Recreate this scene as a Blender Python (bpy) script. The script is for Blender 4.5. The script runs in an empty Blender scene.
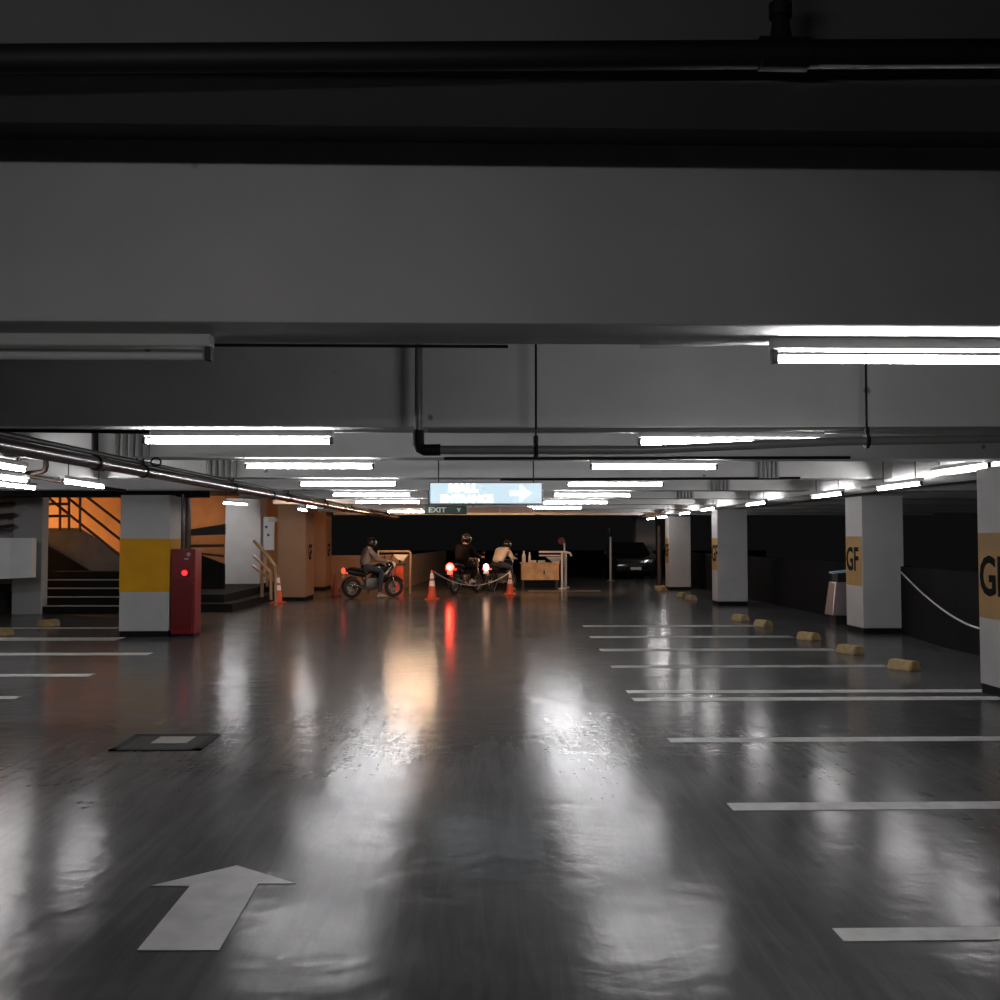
import bpy, bmesh, math, random
from mathutils import Vector, Matrix, Euler
random.seed(7)
scn = bpy.context.scene
C = scn.collection
PI = math.pi

# ------------------------------------------------------------------ camera
CAMZ = 1.5
PITCH = math.atan(0.040)
YAW = -math.atan(0.024)
cam = bpy.data.cameras.new('camera'); cam_o = bpy.data.objects.new('camera', cam); C.objects.link(cam_o)
cam.sensor_width = 36; cam.sensor_height = 36; cam.lens = 36; cam.clip_start = 0.02; cam.clip_end = 300
cam_o.location = (0, 0, CAMZ); cam_o.rotation_euler = (PI/2 + PITCH, 0, YAW)
scn.camera = cam_o
RM = Euler((PI/2 + PITCH, 0, YAW)).to_matrix()

def ray(px, py):
    return (RM @ Vector(((px-500)/1000, (500-py)/1000, -1))).normalized()
def at(px, py, Y):
    d = ray(px, py); return Vector((0, 0, CAMZ)) + d*(Y/d.y)
def fl(px, py, z=0.0):
    d = ray(px, py); return Vector((0, 0, CAMZ)) + d*((z-CAMZ)/d.z)

# ------------------------------------------------------------------ materials
def mat(name, col, rough=0.6, metal=0.0, emit=None, strength=0.0, var=0.0, vscale=3.0, bump=0.0, bscale=20.0, spec=0.5, coat=0.0):
    m = bpy.data.materials.new(name); m.use_nodes = True
    nt = m.node_tree; b = nt.nodes['Principled BSDF']
    b.inputs['Base Color'].default_value = (*col, 1); b.inputs['Roughness'].default_value = rough
    b.inputs['Metallic'].default_value = metal; b.inputs['Specular IOR Level'].default_value = spec
    b.inputs['Coat Weight'].default_value = coat
    if emit:
        b.inputs['Emission Color'].default_value = (*emit, 1); b.inputs['Emission Strength'].default_value = strength
    if var > 0 or bump > 0:
        tc = nt.nodes.new('ShaderNodeTexCoord')
    if var > 0:
        n = nt.nodes.new('ShaderNodeTexNoise'); n.inputs['Scale'].default_value = vscale; n.inputs['Detail'].default_value = 6
        nt.links.new(tc.outputs['Object'], n.inputs['Vector'])
        r = nt.nodes.new('ShaderNodeValToRGB')
        r.color_ramp.elements[0].position = .3; r.color_ramp.elements[1].position = .7
        r.color_ramp.elements[0].color = (*[c*(1-var) for c in col], 1)
        r.color_ramp.elements[1].color = (*[min(1, c*(1+var)) for c in col], 1)
        nt.links.new(n.outputs['Fac'], r.inputs['Fac']); nt.links.new(r.outputs['Color'], b.inputs['Base Color'])
    if bump > 0:
        n2 = nt.nodes.new('ShaderNodeTexNoise'); n2.inputs['Scale'].default_value = bscale; n2.inputs['Detail'].default_value = 4
        nt.links.new(tc.outputs['Object'], n2.inputs['Vector'])
        bp = nt.nodes.new('ShaderNodeBump'); bp.inputs['Strength'].default_value = bump; bp.inputs['Distance'].default_value = .02
        nt.links.new(n2.outputs['Fac'], bp.inputs['Height']); nt.links.new(bp.outputs['Normal'], b.inputs['Normal'])
    return m

def concrete_mat(name, col, spots=True):
    m = mat(name, col, .75, var=.10, vscale=1.3, bump=.12, bscale=14)
    nt = m.node_tree; b = nt.nodes['Principled BSDF']
    ramp = [n for n in nt.nodes if n.type == 'VALTORGB'][0]
    tc = [n for n in nt.nodes if n.type == 'TEX_COORD'][0]
    if spots:
        v = nt.nodes.new('ShaderNodeTexVoronoi'); v.inputs['Scale'].default_value = 2.7
        n = nt.nodes.new('ShaderNodeTexNoise'); n.inputs['Scale'].default_value = 9
        mx = nt.nodes.new('ShaderNodeMixRGB'); mx.inputs[0].default_value = .06
        nt.links.new(tc.outputs['Object'], mx.inputs[1]); nt.links.new(tc.outputs['Object'], n.inputs['Vector'])
        nt.links.new(n.outputs['Color'], mx.inputs[2]); nt.links.new(mx.outputs[0], v.inputs['Vector'])
        r = nt.nodes.new('ShaderNodeValToRGB'); r.color_ramp.elements[0].position = .035; r.color_ramp.elements[1].position = .075
        nt.links.new(v.outputs['Distance'], r.inputs['Fac'])
        mul = nt.nodes.new('ShaderNodeMixRGB'); mul.blend_type = 'MULTIPLY'; mul.inputs[0].default_value = .65
        nt.links.new(ramp.outputs['Color'], mul.inputs[1]); nt.links.new(r.outputs['Color'], mul.inputs[2])
        nt.links.new(mul.outputs[0], b.inputs['Base Color'])
    return m

M = {}
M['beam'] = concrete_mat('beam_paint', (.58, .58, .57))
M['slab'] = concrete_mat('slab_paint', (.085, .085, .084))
M['column'] = mat('column_paint', (.42, .42, .415), .55, var=.08, vscale=2.2, bump=.05, bscale=12)
M['plinth'] = mat('plinth_black', (.008, .008, .008), .8, spec=.15)
M['band_dull'] = mat('band_dull', (.36, .215, .075), .6, spec=.25, var=.15, vscale=2.5)  # duller, browner yellow for the bands on the right
M['column_warm_tone'] = mat('column_warm_tone', (.36, .19, .10), .55, var=.1, vscale=2.2)  # warm lamplight on these columns put into the base colour
M['white_column'] = mat('white_column', (.78, .79, .78), .5, var=.05)
M['band'] = mat('band_yellow', (.60, .29, .006), .6, spec=.2, var=.12, vscale=2.5)
M['letter'] = mat('letter_black', (.008, .008, .008), .9, spec=.1)
M['paint_line'] = mat('line_white', (.46, .46, .45), .5, var=.25, vscale=9)
M['paint_far'] = mat('line_far', (.21, .21, .205), .5, var=.35, vscale=7)  # darker paint for the farther bay lines on the right
M['paint_arrow'] = mat('arrow_white', (.36, .36, .355), .45, var=.18, vscale=6)
M['housing'] = mat('lamp_housing', (.62, .62, .61), .45, var=.05)
M['tube'] = mat('lamp_tube', (.9, .9, .9), .3, emit=(1.0, .985, 1.0), strength=105)
M['tube_side'] = mat('lamp_tube_side', (.9, .9, .9), .3, emit=(1.0, .97, .98), strength=72)
M['tube_off'] = mat('lamp_tube_unlit', (.75, .75, .74), .25)
M['tube_warm'] = mat('lamp_tube_warm', (.9, .8, .7), .3, emit=(1.0, .66, .42), strength=230)
M['fill_amber'] = mat('fill_tube_amber', (.9, .8, .7), .3, emit=(1.0, .52, .24), strength=420)
M['black'] = mat('black_plastic', (.012, .012, .012), .5)
M['pipe_red'] = mat('pipe_dark_red', (.020, .010, .009), .25, var=.2, vscale=8)
M['pipe_grey'] = mat('pipe_grey', (.16, .16, .155), .35)
M['pipe_black'] = mat('pipe_black', (.006, .006, .006), .6, spec=.25)
M['pipe_pale'] = mat('pipe_pale', (.24, .24, .235), .5)
M['pipe_white'] = mat('pipe_white', (.5, .5, .5), .4)
M['steel'] = mat('steel_grey', (.42, .42, .42), .35, metal=.85)
M['white_metal'] = mat('white_metal', (.65, .63, .60), .4)
M['red_box'] = mat('red_enamel', (.17, .008, .012), .35)
M['red_dark'] = mat('red_dark', (.12, .006, .009), .35)
M['red_glow'] = mat('red_lamp', (.6, .02, .02), .3, emit=(1, .015, .02), strength=3.5)
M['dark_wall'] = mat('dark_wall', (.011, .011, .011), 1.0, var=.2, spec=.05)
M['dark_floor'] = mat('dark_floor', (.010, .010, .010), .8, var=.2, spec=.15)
M['tan_wall'] = mat('tan_wall', (.42, .26, .16), .7, var=.1)
M['grey_wall'] = concrete_mat('grey_wall', (.42, .42, .40), False)
M['flight'] = mat('flight_grey', (.15, .145, .14), .8, var=.15)
M['nosing'] = mat('nosing', (.33, .34, .34), .5)
M['brown_steel'] = mat('brown_steel', (.05, .03, .02), .5)
M['wood'] = mat('wood_pale', (.55, .36, .19), .55, var=.25, vscale=5)
M['orange'] = mat('orange_plastic', (.75, .09, .02), .4)
M['cone_white'] = mat('cone_band', (.85, .80, .76), .35, emit=None)
M['cone_dull'] = mat('cone_dark_red', (.28, .03, .03), .5)  # darker red than the other cones
M['rubber'] = mat('rubber', (.012, .012, .013), .7)
M['rim'] = mat('rim_alloy', (.35, .35, .36), .3, metal=.8)
M['bike_black'] = mat('bike_black', (.012, .013, .016), .22, coat=.5)
M['engine'] = mat('engine_metal', (.12, .12, .12), .4, metal=.6)
M['chrome'] = mat('chrome', (.6, .6, .6), .15, metal=1)
M['tail_red'] = mat('tail_light', (.7, .02, .02), .2, emit=(1, .02, .015), strength=36)
M['tail_dim'] = mat('tail_light_dim', (.7, .05, .03), .2, emit=(1, .06, .025), strength=2.2)
M['tail_core'] = mat('tail_light_core', (1, .4, .3), .2, emit=(1, .32, .14), strength=45)
M['tail_peach'] = mat('tail_light_peach', (1, .8, .7), .2, emit=(1, .60, .38), strength=7)
M['plate'] = mat('number_plate', (.6, .6, .58), .5)
M['skin'] = mat('skin', (.42, .25, .17), .55)
M['taupe'] = mat('jacket_taupe', (.20, .155, .14), .8, var=.15, vscale=6)
M['dark_cloth'] = mat('cloth_black', (.004, .004, .005), .9, spec=.08)
M['pale_shirt'] = mat('shirt_beige', (.50, .45, .42), .85, var=.1, vscale=6)
M['denim'] = mat('trousers_dark', (.022, .026, .04), .85)
M['shoe'] = mat('shoe_grey', (.35, .33, .31), .6)
M['helmet'] = mat('helmet_black', (.014, .013, .015), .12, coat=.6)
M['visor'] = mat('visor', (.5, .5, .52), .08, metal=.4)
M['car'] = mat('car_dark', (.012, .014, .017), .15, coat=.8)
M['glass'] = mat('car_glass', (.02, .022, .025), .05)
M['wheel_stop'] = mat('wheel_stop_yellow', (.30, .215, .10), .65, var=.25, vscale=12)
M['kraft'] = mat('paper_pale', (.62, .60, .55), .7)
M['blue_dot'] = mat('dot_blue', (.06, .09, .25), .5)
M['cover'] = mat('cast_iron', (.012, .012, .012), .7, bump=.3, bscale=60, spec=.15)
M['cover_plate'] = mat('cover_plate', (.22, .21, .19), .5, var=.2, vscale=20)
M['sign_face'] = mat('sign_face', (.5, .7, .8), .3, emit=(.50, .63, .70), strength=.95)
M['sign_letter'] = mat('sign_letter', (1, 1, 1), .3, emit=(.95, 1, 1), strength=1.7)
M['sign_frame'] = mat('sign_frame', (.25, .26, .28), .4)
M['exit_green'] = mat('exit_green', (.008, .035, .022), .4)
M['exit_letter'] = mat('exit_letter', (.5, .55, .5), .4)
M['brown_board'] = mat('brown_board', (.24, .13, .08), .5)
M['paddle_red'] = mat('paddle_red', (.07, .008, .008), .6)
M['rope'] = mat('rope_pale', (.5, .5, .5), .7)
M['tan_metal'] = mat('tan_metal', (.27, .19, .12), .4)
M['bin'] = mat('bin_steel', (.5, .45, .43), .3, metal=.7)
M['teal'] = mat('paper_teal', (.35, .55, .62), .5)

def floor_material():
    m = bpy.data.materials.new('polished_floor'); m.use_nodes = True
    nt = m.node_tree; b = nt.nodes['Principled BSDF']; L = nt.links.new
    tc = nt.nodes.new('ShaderNodeTexCoord')
    def noise(scale, detail=4, rough=.5, vec=None, dist=0):
        n = nt.nodes.new('ShaderNodeTexNoise'); n.inputs['Scale'].default_value = scale
        n.inputs['Detail'].default_value = detail; n.inputs['Roughness'].default_value = rough; n.inputs['Distortion'].default_value = dist
        L(vec or tc.outputs['Object'], n.inputs['Vector']); return n
    def ramp(src, p0, p1, c0, c1):
        r = nt.nodes.new('ShaderNodeValToRGB'); r.color_ramp.elements[0].position = p0; r.color_ramp.elements[1].position = p1
        r.color_ramp.elements[0].color = (c0, c0, c0, 1); r.color_ramp.elements[1].color = (c1, c1, c1, 1); L(src, r.inputs['Fac']); return r
    n1 = noise(.7, 8, .6, dist=.6); c = ramp(n1.outputs['Fac'], .3, .72, .066, .108)
    # scuffs: thin tyre arcs
    mp = nt.nodes.new('ShaderNodeMapping'); mp.inputs['Rotation'].default_value = (0, 0, .5); mp.inputs['Scale'].default_value = (9, .8, 1)
    L(tc.outputs['Object'], mp.inputs['Vector'])
    n3 = noise(1.2, 6, .65, mp.outputs['Vector'], 1.2); s = ramp(n3.outputs['Fac'], .40, .62, .82, 1.12)
    mul = nt.nodes.new('ShaderNodeMixRGB'); mul.blend_type = 'MULTIPLY'; mul.inputs[0].default_value = 1
    L(c.outputs[0], mul.inputs[1]); L(s.outputs[0], mul.inputs[2]); L(mul.outputs[0], b.inputs['Base Color'])
    n2 = noise(1.1, 7, .6, dist=.8); r = ramp(n2.outputs['Fac'], .3, .7, .145, .215)
    L(r.outputs[0], b.inputs['Roughness'])
    b.inputs['Specular IOR Level'].default_value = .06
    n4 = noise(4.5, 2, .5); n5 = noise(13, 3, .5)
    add = nt.nodes.new('ShaderNodeMath'); add.operation = 'MULTIPLY_ADD'; add.inputs[1].default_value = .30
    L(n5.outputs['Fac'], add.inputs[0]); L(n4.outputs['Fac'], add.inputs[2])
    bp = nt.nodes.new('ShaderNodeBump'); bp.inputs['Strength'].default_value = 1.0; bp.inputs['Distance'].default_value = .0038
    L(add.outputs[0], bp.inputs['Height']); L(bp.outputs['Normal'], b.inputs['Normal'])
    return m
M['floor'] = floor_material()

# ------------------------------------------------------------------ mesh builder
class MB:
    def __init__(s): s.bm = bmesh.new()
    def box(s, c, size, rot=None, bev=0.0, taper=None):
        r = bmesh.ops.create_cube(s.bm, size=1); vs = r['verts']
        for v in vs:
            v.co = Vector((v.co.x*size[0], v.co.y*size[1], v.co.z*size[2]))
            if taper and v.co.z > 0: v.co.x *= taper[0]; v.co.y *= taper[1]
        if bev > 0:
            es = list({e for v in vs for e in v.link_edges})
            rr = bmesh.ops.bevel(s.bm, geom=es, offset=bev, segments=2, affect='EDGES', profile=.6)
            vs = list({v for f in rr['faces'] for v in f.verts} | {v for v in vs if v.is_valid})
        m = (Euler(rot).to_matrix() if rot else Matrix.Identity(3))
        for v in vs: v.co = m @ v.co + Vector(c)
        return s
    def span(s, x0, x1, y0, y1, z0, z1, bev=0.0):
        return s.box(((x0+x1)/2, (y0+y1)/2, (z0+z1)/2), (abs(x1-x0), abs(y1-y0), abs(z1-z0)), bev=bev)
    def ring(s, c, ax, r, n):
        ax = ax.normalized(); a = ax.orthogonal().normalized(); b = ax.cross(a)
        return [s.bm.verts.new(c + a*(r*math.cos(2*PI*i/n)) + b*(r*math.sin(2*PI*i/n))) for i in range(n)]
    def cyl(s, p0, p1, r0, r1=None, n=14):
        p0 = Vector(p0); p1 = Vector(p1); r1 = r0 if r1 is None else r1; ax = p1-p0
        A = s.ring(p0, ax, r0, n); B = s.ring(p1, ax, r1, n)
        for i in range(n): s.bm.faces.new((A[i], A[(i+1) % n], B[(i+1) % n], B[i]))
        s.bm.faces.new(A[::-1]); s.bm.faces.new(B); return s
    def tube(s, pts, r, n=10):
        pts = [Vector(p) for p in pts]; rings = []; a = None
        for i, p in enumerate(pts):
            t = (pts[min(i+1, len(pts)-1)] - pts[max(i-1, 0)]).normalized()
            if a is None: a = t.orthogonal().normalized()
            a = (a - t*a.dot(t)).normalized(); b = t.cross(a)
            rr = r[i] if isinstance(r, (list, tuple)) else r
            rings.append([s.bm.verts.new(p + a*(rr*math.cos(2*PI*k/n)) + b*(rr*math.sin(2*PI*k/n))) for k in range(n)])
        for A, B in zip(rings, rings[1:]):
            for i in range(n): s.bm.faces.new((A[i], A[(i+1) % n], B[(i+1) % n], B[i]))
        s.bm.faces.new(rings[0][::-1]); s.bm.faces.new(rings[-1]); return s
    def torus(s, c, ax, R, r, n=28, k=10, sx=1.0):
        c = Vector(c); ax = Vector(ax).normalized(); a = ax.orthogonal().normalized(); b = ax.cross(a); rings = []
        for i in range(n):
            t = 2*PI*i/n; d = a*math.cos(t) + b*math.sin(t)
            rings.append([s.bm.verts.new(c + d*(R + r*math.cos(2*PI*j/k)) + ax*(r*sx*math.sin(2*PI*j/k))) for j in range(k)])
        for i in range(n):
            A = rings[i]; B = rings[(i+1) % n]
            for j in range(k): s.bm.faces.new((A[j], A[(j+1) % k], B[(j+1) % k], B[j]))
        return s
    def ell(s, c, rad, rot=None, u=18, v=12):
        r = bmesh.ops.create_uvsphere(s.bm, u_segments=u, v_segments=v, radius=1)
        m = (Euler(rot).to_matrix() if rot else Matrix.Identity(3))
        for w in r['verts']: w.co = m @ Vector((w.co.x*rad[0], w.co.y*rad[1], w.co.z*rad[2])) + Vector(c)
        return s
    def lathe(s, prof, c=(0, 0, 0), n=24):
        c = Vector(c); rings = [[s.bm.verts.new(c + Vector((r*math.cos(2*PI*i/n), r*math.sin(2*PI*i/n), z))) for i in range(n)] for r, z in prof]
        for A, B in zip(rings, rings[1:]):
            for i in range(n): s.bm.faces.new((A[i], A[(i+1) % n], B[(i+1) % n], B[i]))
        s.bm.faces.new(rings[0][::-1]); s.bm.faces.new(rings[-1]); return s
    def prism(s, poly, vec):
        """poly: 3-D points, extruded along vec."""
        vec = Vector(vec); A = [s.bm.verts.new(Vector(p)) for p in poly]; B = [s.bm.verts.new(Vector(p)+vec) for p in poly]; n = len(poly)
        s.bm.faces.new(A[::-1]); s.bm.faces.new(B)
        for i in range(n): s.bm.faces.new((A[i], A[(i+1) % n], B[(i+1) % n], B[i]))
        return s
    def loft(s, secs):
        """closed rings of equal length"""
        rings = [[s.bm.verts.new(Vector(p)) for p in sec] for sec in secs]; n = len(rings[0])
        for A, B in zip(rings, rings[1:]):
            for i in range(n): s.bm.faces.new((A[i], A[(i+1) % n], B[(i+1) % n], B[i]))
        s.bm.faces.new(rings[0][::-1]); s.bm.faces.new(rings[-1]); return s
    def build(s, name, m, parent=None, smooth=False, world=False):
        bmesh.ops.recalc_face_normals(s.bm, faces=s.bm.faces)
        me = bpy.data.meshes.new(name); s.bm.to_mesh(me); s.bm.free()
        me.materials.append(m)
        if smooth:
            me.set_sharp_from_angle(angle=math.radians(38)) if hasattr(me, 'set_sharp_from_angle') else None
            for p in me.polygons: p.use_smooth = True
            if hasattr(me, 'set_sharp_from_angle'): me.set_sharp_from_angle(angle=math.radians(38))
        o = bpy.data.objects.new(name, me); C.objects.link(o)
        if parent:
            o.parent = parent
            if world: o.location = -Vector(parent.location)
        return o

def tag(o, label=None, cat=None, group=None, kind=None):
    if label: o['label'] = label
    if cat: o['category'] = cat
    if group: o['group'] = group
    if kind: o['kind'] = kind
    return o
def thing(name, label, cat, loc=(0, 0, 0), rz=0, group=None, kind=None):
    o = bpy.data.objects.new(name, None); C.objects.link(o); o.location = loc; o.rotation_euler = (0, 0, rz); o.empty_display_size = .1
    return tag(o, label, cat, group, kind)
def structure(name, mb, m, label=None, cat=None):
    return tag(mb.build(name, m), label, cat, kind='structure')
def copy_tree(o, parent=None):
    c = o.copy(); C.objects.link(c)
    if parent: c.parent = parent
    for ch in list(o.children): copy_tree(ch, c)
    return c

def text(name, body, size, m, parent, loc, rot, ext=.002, offset=0.0, sx=1.0, align='CENTER'):
    cu = bpy.data.curves.new('lettering', 'FONT'); cu.body = body; cu.size = size; cu.extrude = ext; cu.offset = offset
    cu.align_x = align; cu.align_y = 'CENTER'; cu.resolution_u = 3
    t = bpy.data.objects.new('tmp_text', cu); C.objects.link(t)
    dg = bpy.context.evaluated_depsgraph_get(); me = bpy.data.meshes.new_from_object(t.evaluated_get(dg))
    bpy.data.objects.remove(t); bpy.data.curves.remove(cu)
    me.materials.clear(); me.materials.append(m)
    o = bpy.data.objects.new(name, me); C.objects.link(o); o.parent = parent
    o.location = loc; o.rotation_euler = rot; o.scale = (sx, 1, 1); return o

# ------------------------------------------------------------------ building shell
XL, XR = -14.0, 14.0
YB = 54.0
structure('floor', MB().span(XL, XR, -9, YB, -.2, 0), M['floor'], 'glossy grey polished concrete car park floor with soft light reflections', 'floor')
SLABZ = CAMZ + 1.30
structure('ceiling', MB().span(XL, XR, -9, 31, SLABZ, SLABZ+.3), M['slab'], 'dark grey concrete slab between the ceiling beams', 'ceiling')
ORD = ['first', 'second', 'third', 'fourth', 'fifth', 'sixth', 'seventh', 'eighth', 'ninth', 'tenth']
def beam_front(k): return 3.23 + 3.0*k
def beam_bottom(k): return CAMZ + (.704 if k < 2 else .760)
for k in range(-3, 10):
    y0 = beam_front(k)
    th = .35
    lab = ('wide grey concrete ceiling beam, %s across the aisle from the camera' % ORD[k]) if k >= 0 else 'grey concrete ceiling beam behind the camera'
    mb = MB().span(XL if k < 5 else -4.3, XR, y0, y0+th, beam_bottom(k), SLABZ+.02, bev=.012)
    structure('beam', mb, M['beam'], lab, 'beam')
# shallow drop panel of the ceiling in front of the first beam
structure('trim_1', MB().span(XL, XR, 2.32, 2.60, CAMZ+1.087, SLABZ+.02, bev=.01), M['slab'], 'shallow drop strip of the ceiling in front of the first beam', 'ceiling strip')
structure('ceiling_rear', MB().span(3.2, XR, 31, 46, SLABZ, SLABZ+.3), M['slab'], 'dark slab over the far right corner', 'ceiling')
# girders over the two column rows
structure('trim_2', MB().span(5.15, 5.85, 9.7, 31, CAMZ+.705, SLABZ+.02, bev=.01), M['beam'], 'girder running over the right hand row of columns', 'girder')
structure('trim_3', MB().span(-14, -4.35, 15.95, 16.45, CAMZ+.69, SLABZ+.02, bev=.01), M['dark_wall'], 'header beam over the stairs, coloured near black for its unlit face, beside the yellow banded column', 'header beam')  # shade on the unlit beam face put into the near-black colour
# walls
structure('wall_left', MB().span(XL-.2, XL, -9, YB, 0, SLABZ), M['dark_wall'], 'dark side wall beyond the stairs', 'wall')
structure('wall_rear', MB().span(XL, XR, -9.2, -9, 0, SLABZ), M['dark_wall'], 'wall behind the camera', 'wall')
a = Vector((7.05, 19.0, 0)); 
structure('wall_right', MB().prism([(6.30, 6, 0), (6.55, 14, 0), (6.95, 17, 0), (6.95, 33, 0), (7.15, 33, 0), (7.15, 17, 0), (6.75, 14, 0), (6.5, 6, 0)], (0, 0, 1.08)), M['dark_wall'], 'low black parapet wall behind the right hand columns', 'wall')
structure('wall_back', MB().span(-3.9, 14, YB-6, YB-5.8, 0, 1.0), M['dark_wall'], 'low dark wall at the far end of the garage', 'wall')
p0 = fl(331, 588); p1 = fl(402, 589); p2 = fl(446, 574)
structure('trim_4', MB().prism([p0, p1, p2, p2+Vector((-.2, .1, 0)), p1+Vector((-.1, .2, 0)), p0+Vector((0, .2, 0))], (0, 0, 1.02)), M['tan_wall'], 'low brown parapet wall behind the first rider', 'parapet')

# columns ---------------------------------------------------------------------
def column(label, x0, x1, y0, y1, top, band=None, letter_side=None, plinth=.09, m='column', letter=True, zb=0.0, letter_z=None, bandm='band_dull'):
    """letter_side -1: the face looking towards -x; +1: towards +x; band (z0, z1)"""
    root = thing('column', label, 'column', ((x0+x1)/2, (y0+y1)/2, zb), kind='structure')
    hx = (x1-x0)/2; hy = (y1-y0)/2
    MB().box((0, 0, (top-zb)/2+plinth/2), (2*hx, 2*hy, top-zb-plinth), bev=.012).build('shaft', M[m], root)
    if plinth > 0: MB().box((0, 0, plinth/2), (2*hx-.02, 2*hy-.02, plinth)).build('plinth', M['plinth'], root)
    if band:
        z0, z1 = band[0]-zb, band[1]-zb
        if letter_side:
            MB().box((letter_side*hx, 0, (z0+z1)/2), (.008, 2*hy-.03, z1-z0)).build('yellow_band', M[bandm], root) if bandm else None
            if letter:
                text('lettering', 'GF', .53, M['letter'], root, (letter_side*(hx+.007), (hy-.30) if letter_side < 0 else 0, letter_z or (z0+z1)/2), (PI/2, 0, letter_side*PI/2), offset=.012, sx=.84)
        else:
            MB().box((0, 0, (z0+z1)/2), (2*hx+.008, 2*hy+.008, z1-z0), bev=.01).build('yellow_band', M['band'], root)
    return root
def col_px(label, pxn, pyn, pxr, depth, top=CAMZ+.74, side=-1, **kw):
    n = fl(pxn, pyn); w = abs(at(pxr, pyn, n.y).x - n.x)
    if side < 0: return column(label, n.x, n.x+w, n.y, n.y+depth, top, **kw)
    return column(label, n.x-w, n.x, n.y, n.y+depth, top, **kw)
GT = CAMZ + .71
# nearest right column: its far lower corner is at (980, 690)
f1 = fl(980.5, 692)
column('grey column with yellow GF band cut by the picture edge, nearest on the right', f1.x, f1.x+.75, f1.y-.72, f1.y, GT, band=(.74, 1.57), letter_side=-1, letter_z=1.13)
col_px('grey column with yellow GF band beside the metal bin', 863.5, 634, 905, .72, GT, band=(.76, 1.56), letter_side=-1, letter_z=1.17)
col_px('bare grey column standing between the GF column and the far column', 718, 605.5, 748, .55, GT, band=(.8, 1.55), letter_side=-1)
col_px('narrow far grey column left of the bare wide one', 669, 590, 691, .55, GT, band=(.8, 1.55), letter_side=-1)
n5 = at(636, 578, 42.5)
column('farthest pale column rising behind the parked dark car', n5.x, n5.x+.85, 42.5, 43.2, CAMZ+1.05, m='white_column')
# left columns
nl = fl(168.5, 637)
xl0 = at(118.5, 637, nl.y).x
column('grey column with wide yellow band beside the red hydrant cabinet', xl0, nl.x, nl.y, nl.y+.7, CAMZ+.70, band=(at(140, 592, nl.y).z, at(140, 538.5, nl.y).z))
c = fl(305, 601)
column('column with warm light put in its tan colour, dark GF letters behind the small cone', at(277, 601, c.y).x, c.x, c.y, c.y+1.35, SLABZ+.01, band=(.8, 1.55), letter_side=1, m='column_warm_tone', bandm=None)
c = fl(325, 590)
column('narrow column with warm light put in its tan colour, dark GF letters at the edge of the black opening', at(309, 590, c.y).x, c.x, c.y, c.y+1.3, SLABZ+.01, band=(.8, 1.55), letter_side=1, m='column_warm_tone', bandm=None)
PZ = .34
c = at(224.5, 583, 26.6)
column('bright white column standing on the dark raised platform', c.x, at(260, 583, 26.6).x, 26.6, 27.4, CAMZ+1.1, plinth=0, zb=PZ, m='white_column')
c = fl(46, 613.5)
column('pale grey wall end left of the stairs', at(17, 613, c.y).x, c.x, c.y-.25, c.y+.05, CAMZ+.95, plinth=0, m='column')

# raised platform, walls and stairwell at the left -------------------------------
pl = fl(190, 612); pr = fl(276, 612)
mb = MB().span(-9.0, pr.x-.9, 21.0, 29.5, 0, PZ*.5).span(-9.0, pr.x-1.2, 21.5, 29.5, PZ*.5, PZ)
structure('floor_platform', mb, M['dark_floor'], 'dark raised platform with two low steps under the white column', 'platform')
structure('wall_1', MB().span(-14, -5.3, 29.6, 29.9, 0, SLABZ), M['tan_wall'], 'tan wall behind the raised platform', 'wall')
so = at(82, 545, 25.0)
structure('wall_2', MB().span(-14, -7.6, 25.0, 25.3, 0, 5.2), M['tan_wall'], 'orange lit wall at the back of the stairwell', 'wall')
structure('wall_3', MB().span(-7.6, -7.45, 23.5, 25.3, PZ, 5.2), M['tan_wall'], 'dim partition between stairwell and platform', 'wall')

q = at(20, 540, 20.9)
structure('wall_4', MB().span(-14, q.x, 20.9, 21.1, 0, CAMZ+.95), M['column'], 'grey wall behind the ramp railing bars', 'wall')
# stairs
st = thing('staircase', 'dark concrete stairs with pale step edges left of the yellow banded column', 'stairs', (at(82, 616, 20.55).x, 20.55, 0))
xs0 = at(34, 610, 20.9).x - st.location.x; xs1 = at(124, 610, 20.6).x - st.location.x
mb = MB(); ns = 5
for i in range(ns): mb.span(xs0 + .0, xs1, .29*i, .29*ns+1.4, .165*i, .165*(i+1))
mb.build('steps', M['dark_floor'], st)
for i in range(4): MB().span(xs0, xs1, .29*i-.012, .29*i+.03, .165*(i+1)-.014, .165*(i+1)+.008).build('step_nosing', M['nosing'], st)
# upper flight (side stringer) rising to the left behind
Y2 = 22.3
pts = [at(40, 541, Y2), at(97, 577, Y2), at(122, 577, Y2), at(122, 556, Y2), at(78, 528, Y2), at(40, 528, Y2)]
o = MB().prism([p - Vector(st.location) for p in pts], (0, .15, 0)).build('upper_flight', M['flight'], st)
MB().prism([p - Vector(st.location) for p in (at(30, 536, 22.2), at(98, 576, 22.2), at(124, 576, 22.2), at(124, 606, 22.2), at(30, 606, 22.2))], (0, .1, 0)).build('understair_dark_fill', M['dark_floor'], st)  # dark sheet added to black out the gap under the flight
def rail(name, label, cat, paths, r, m, group=None, post=None):
    base = Vector(paths[0][0]); base.z = min(p.z for pa in paths for p in pa)
    root = thing(name, label, cat, base, group=group)
    for nm, pa in zip(post or ['bar']*len(paths), paths):
        MB().tube([p-base for p in pa], r, n=8).build(nm, m, root, smooth=True)
    return root
Y3 = 21.8
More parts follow.
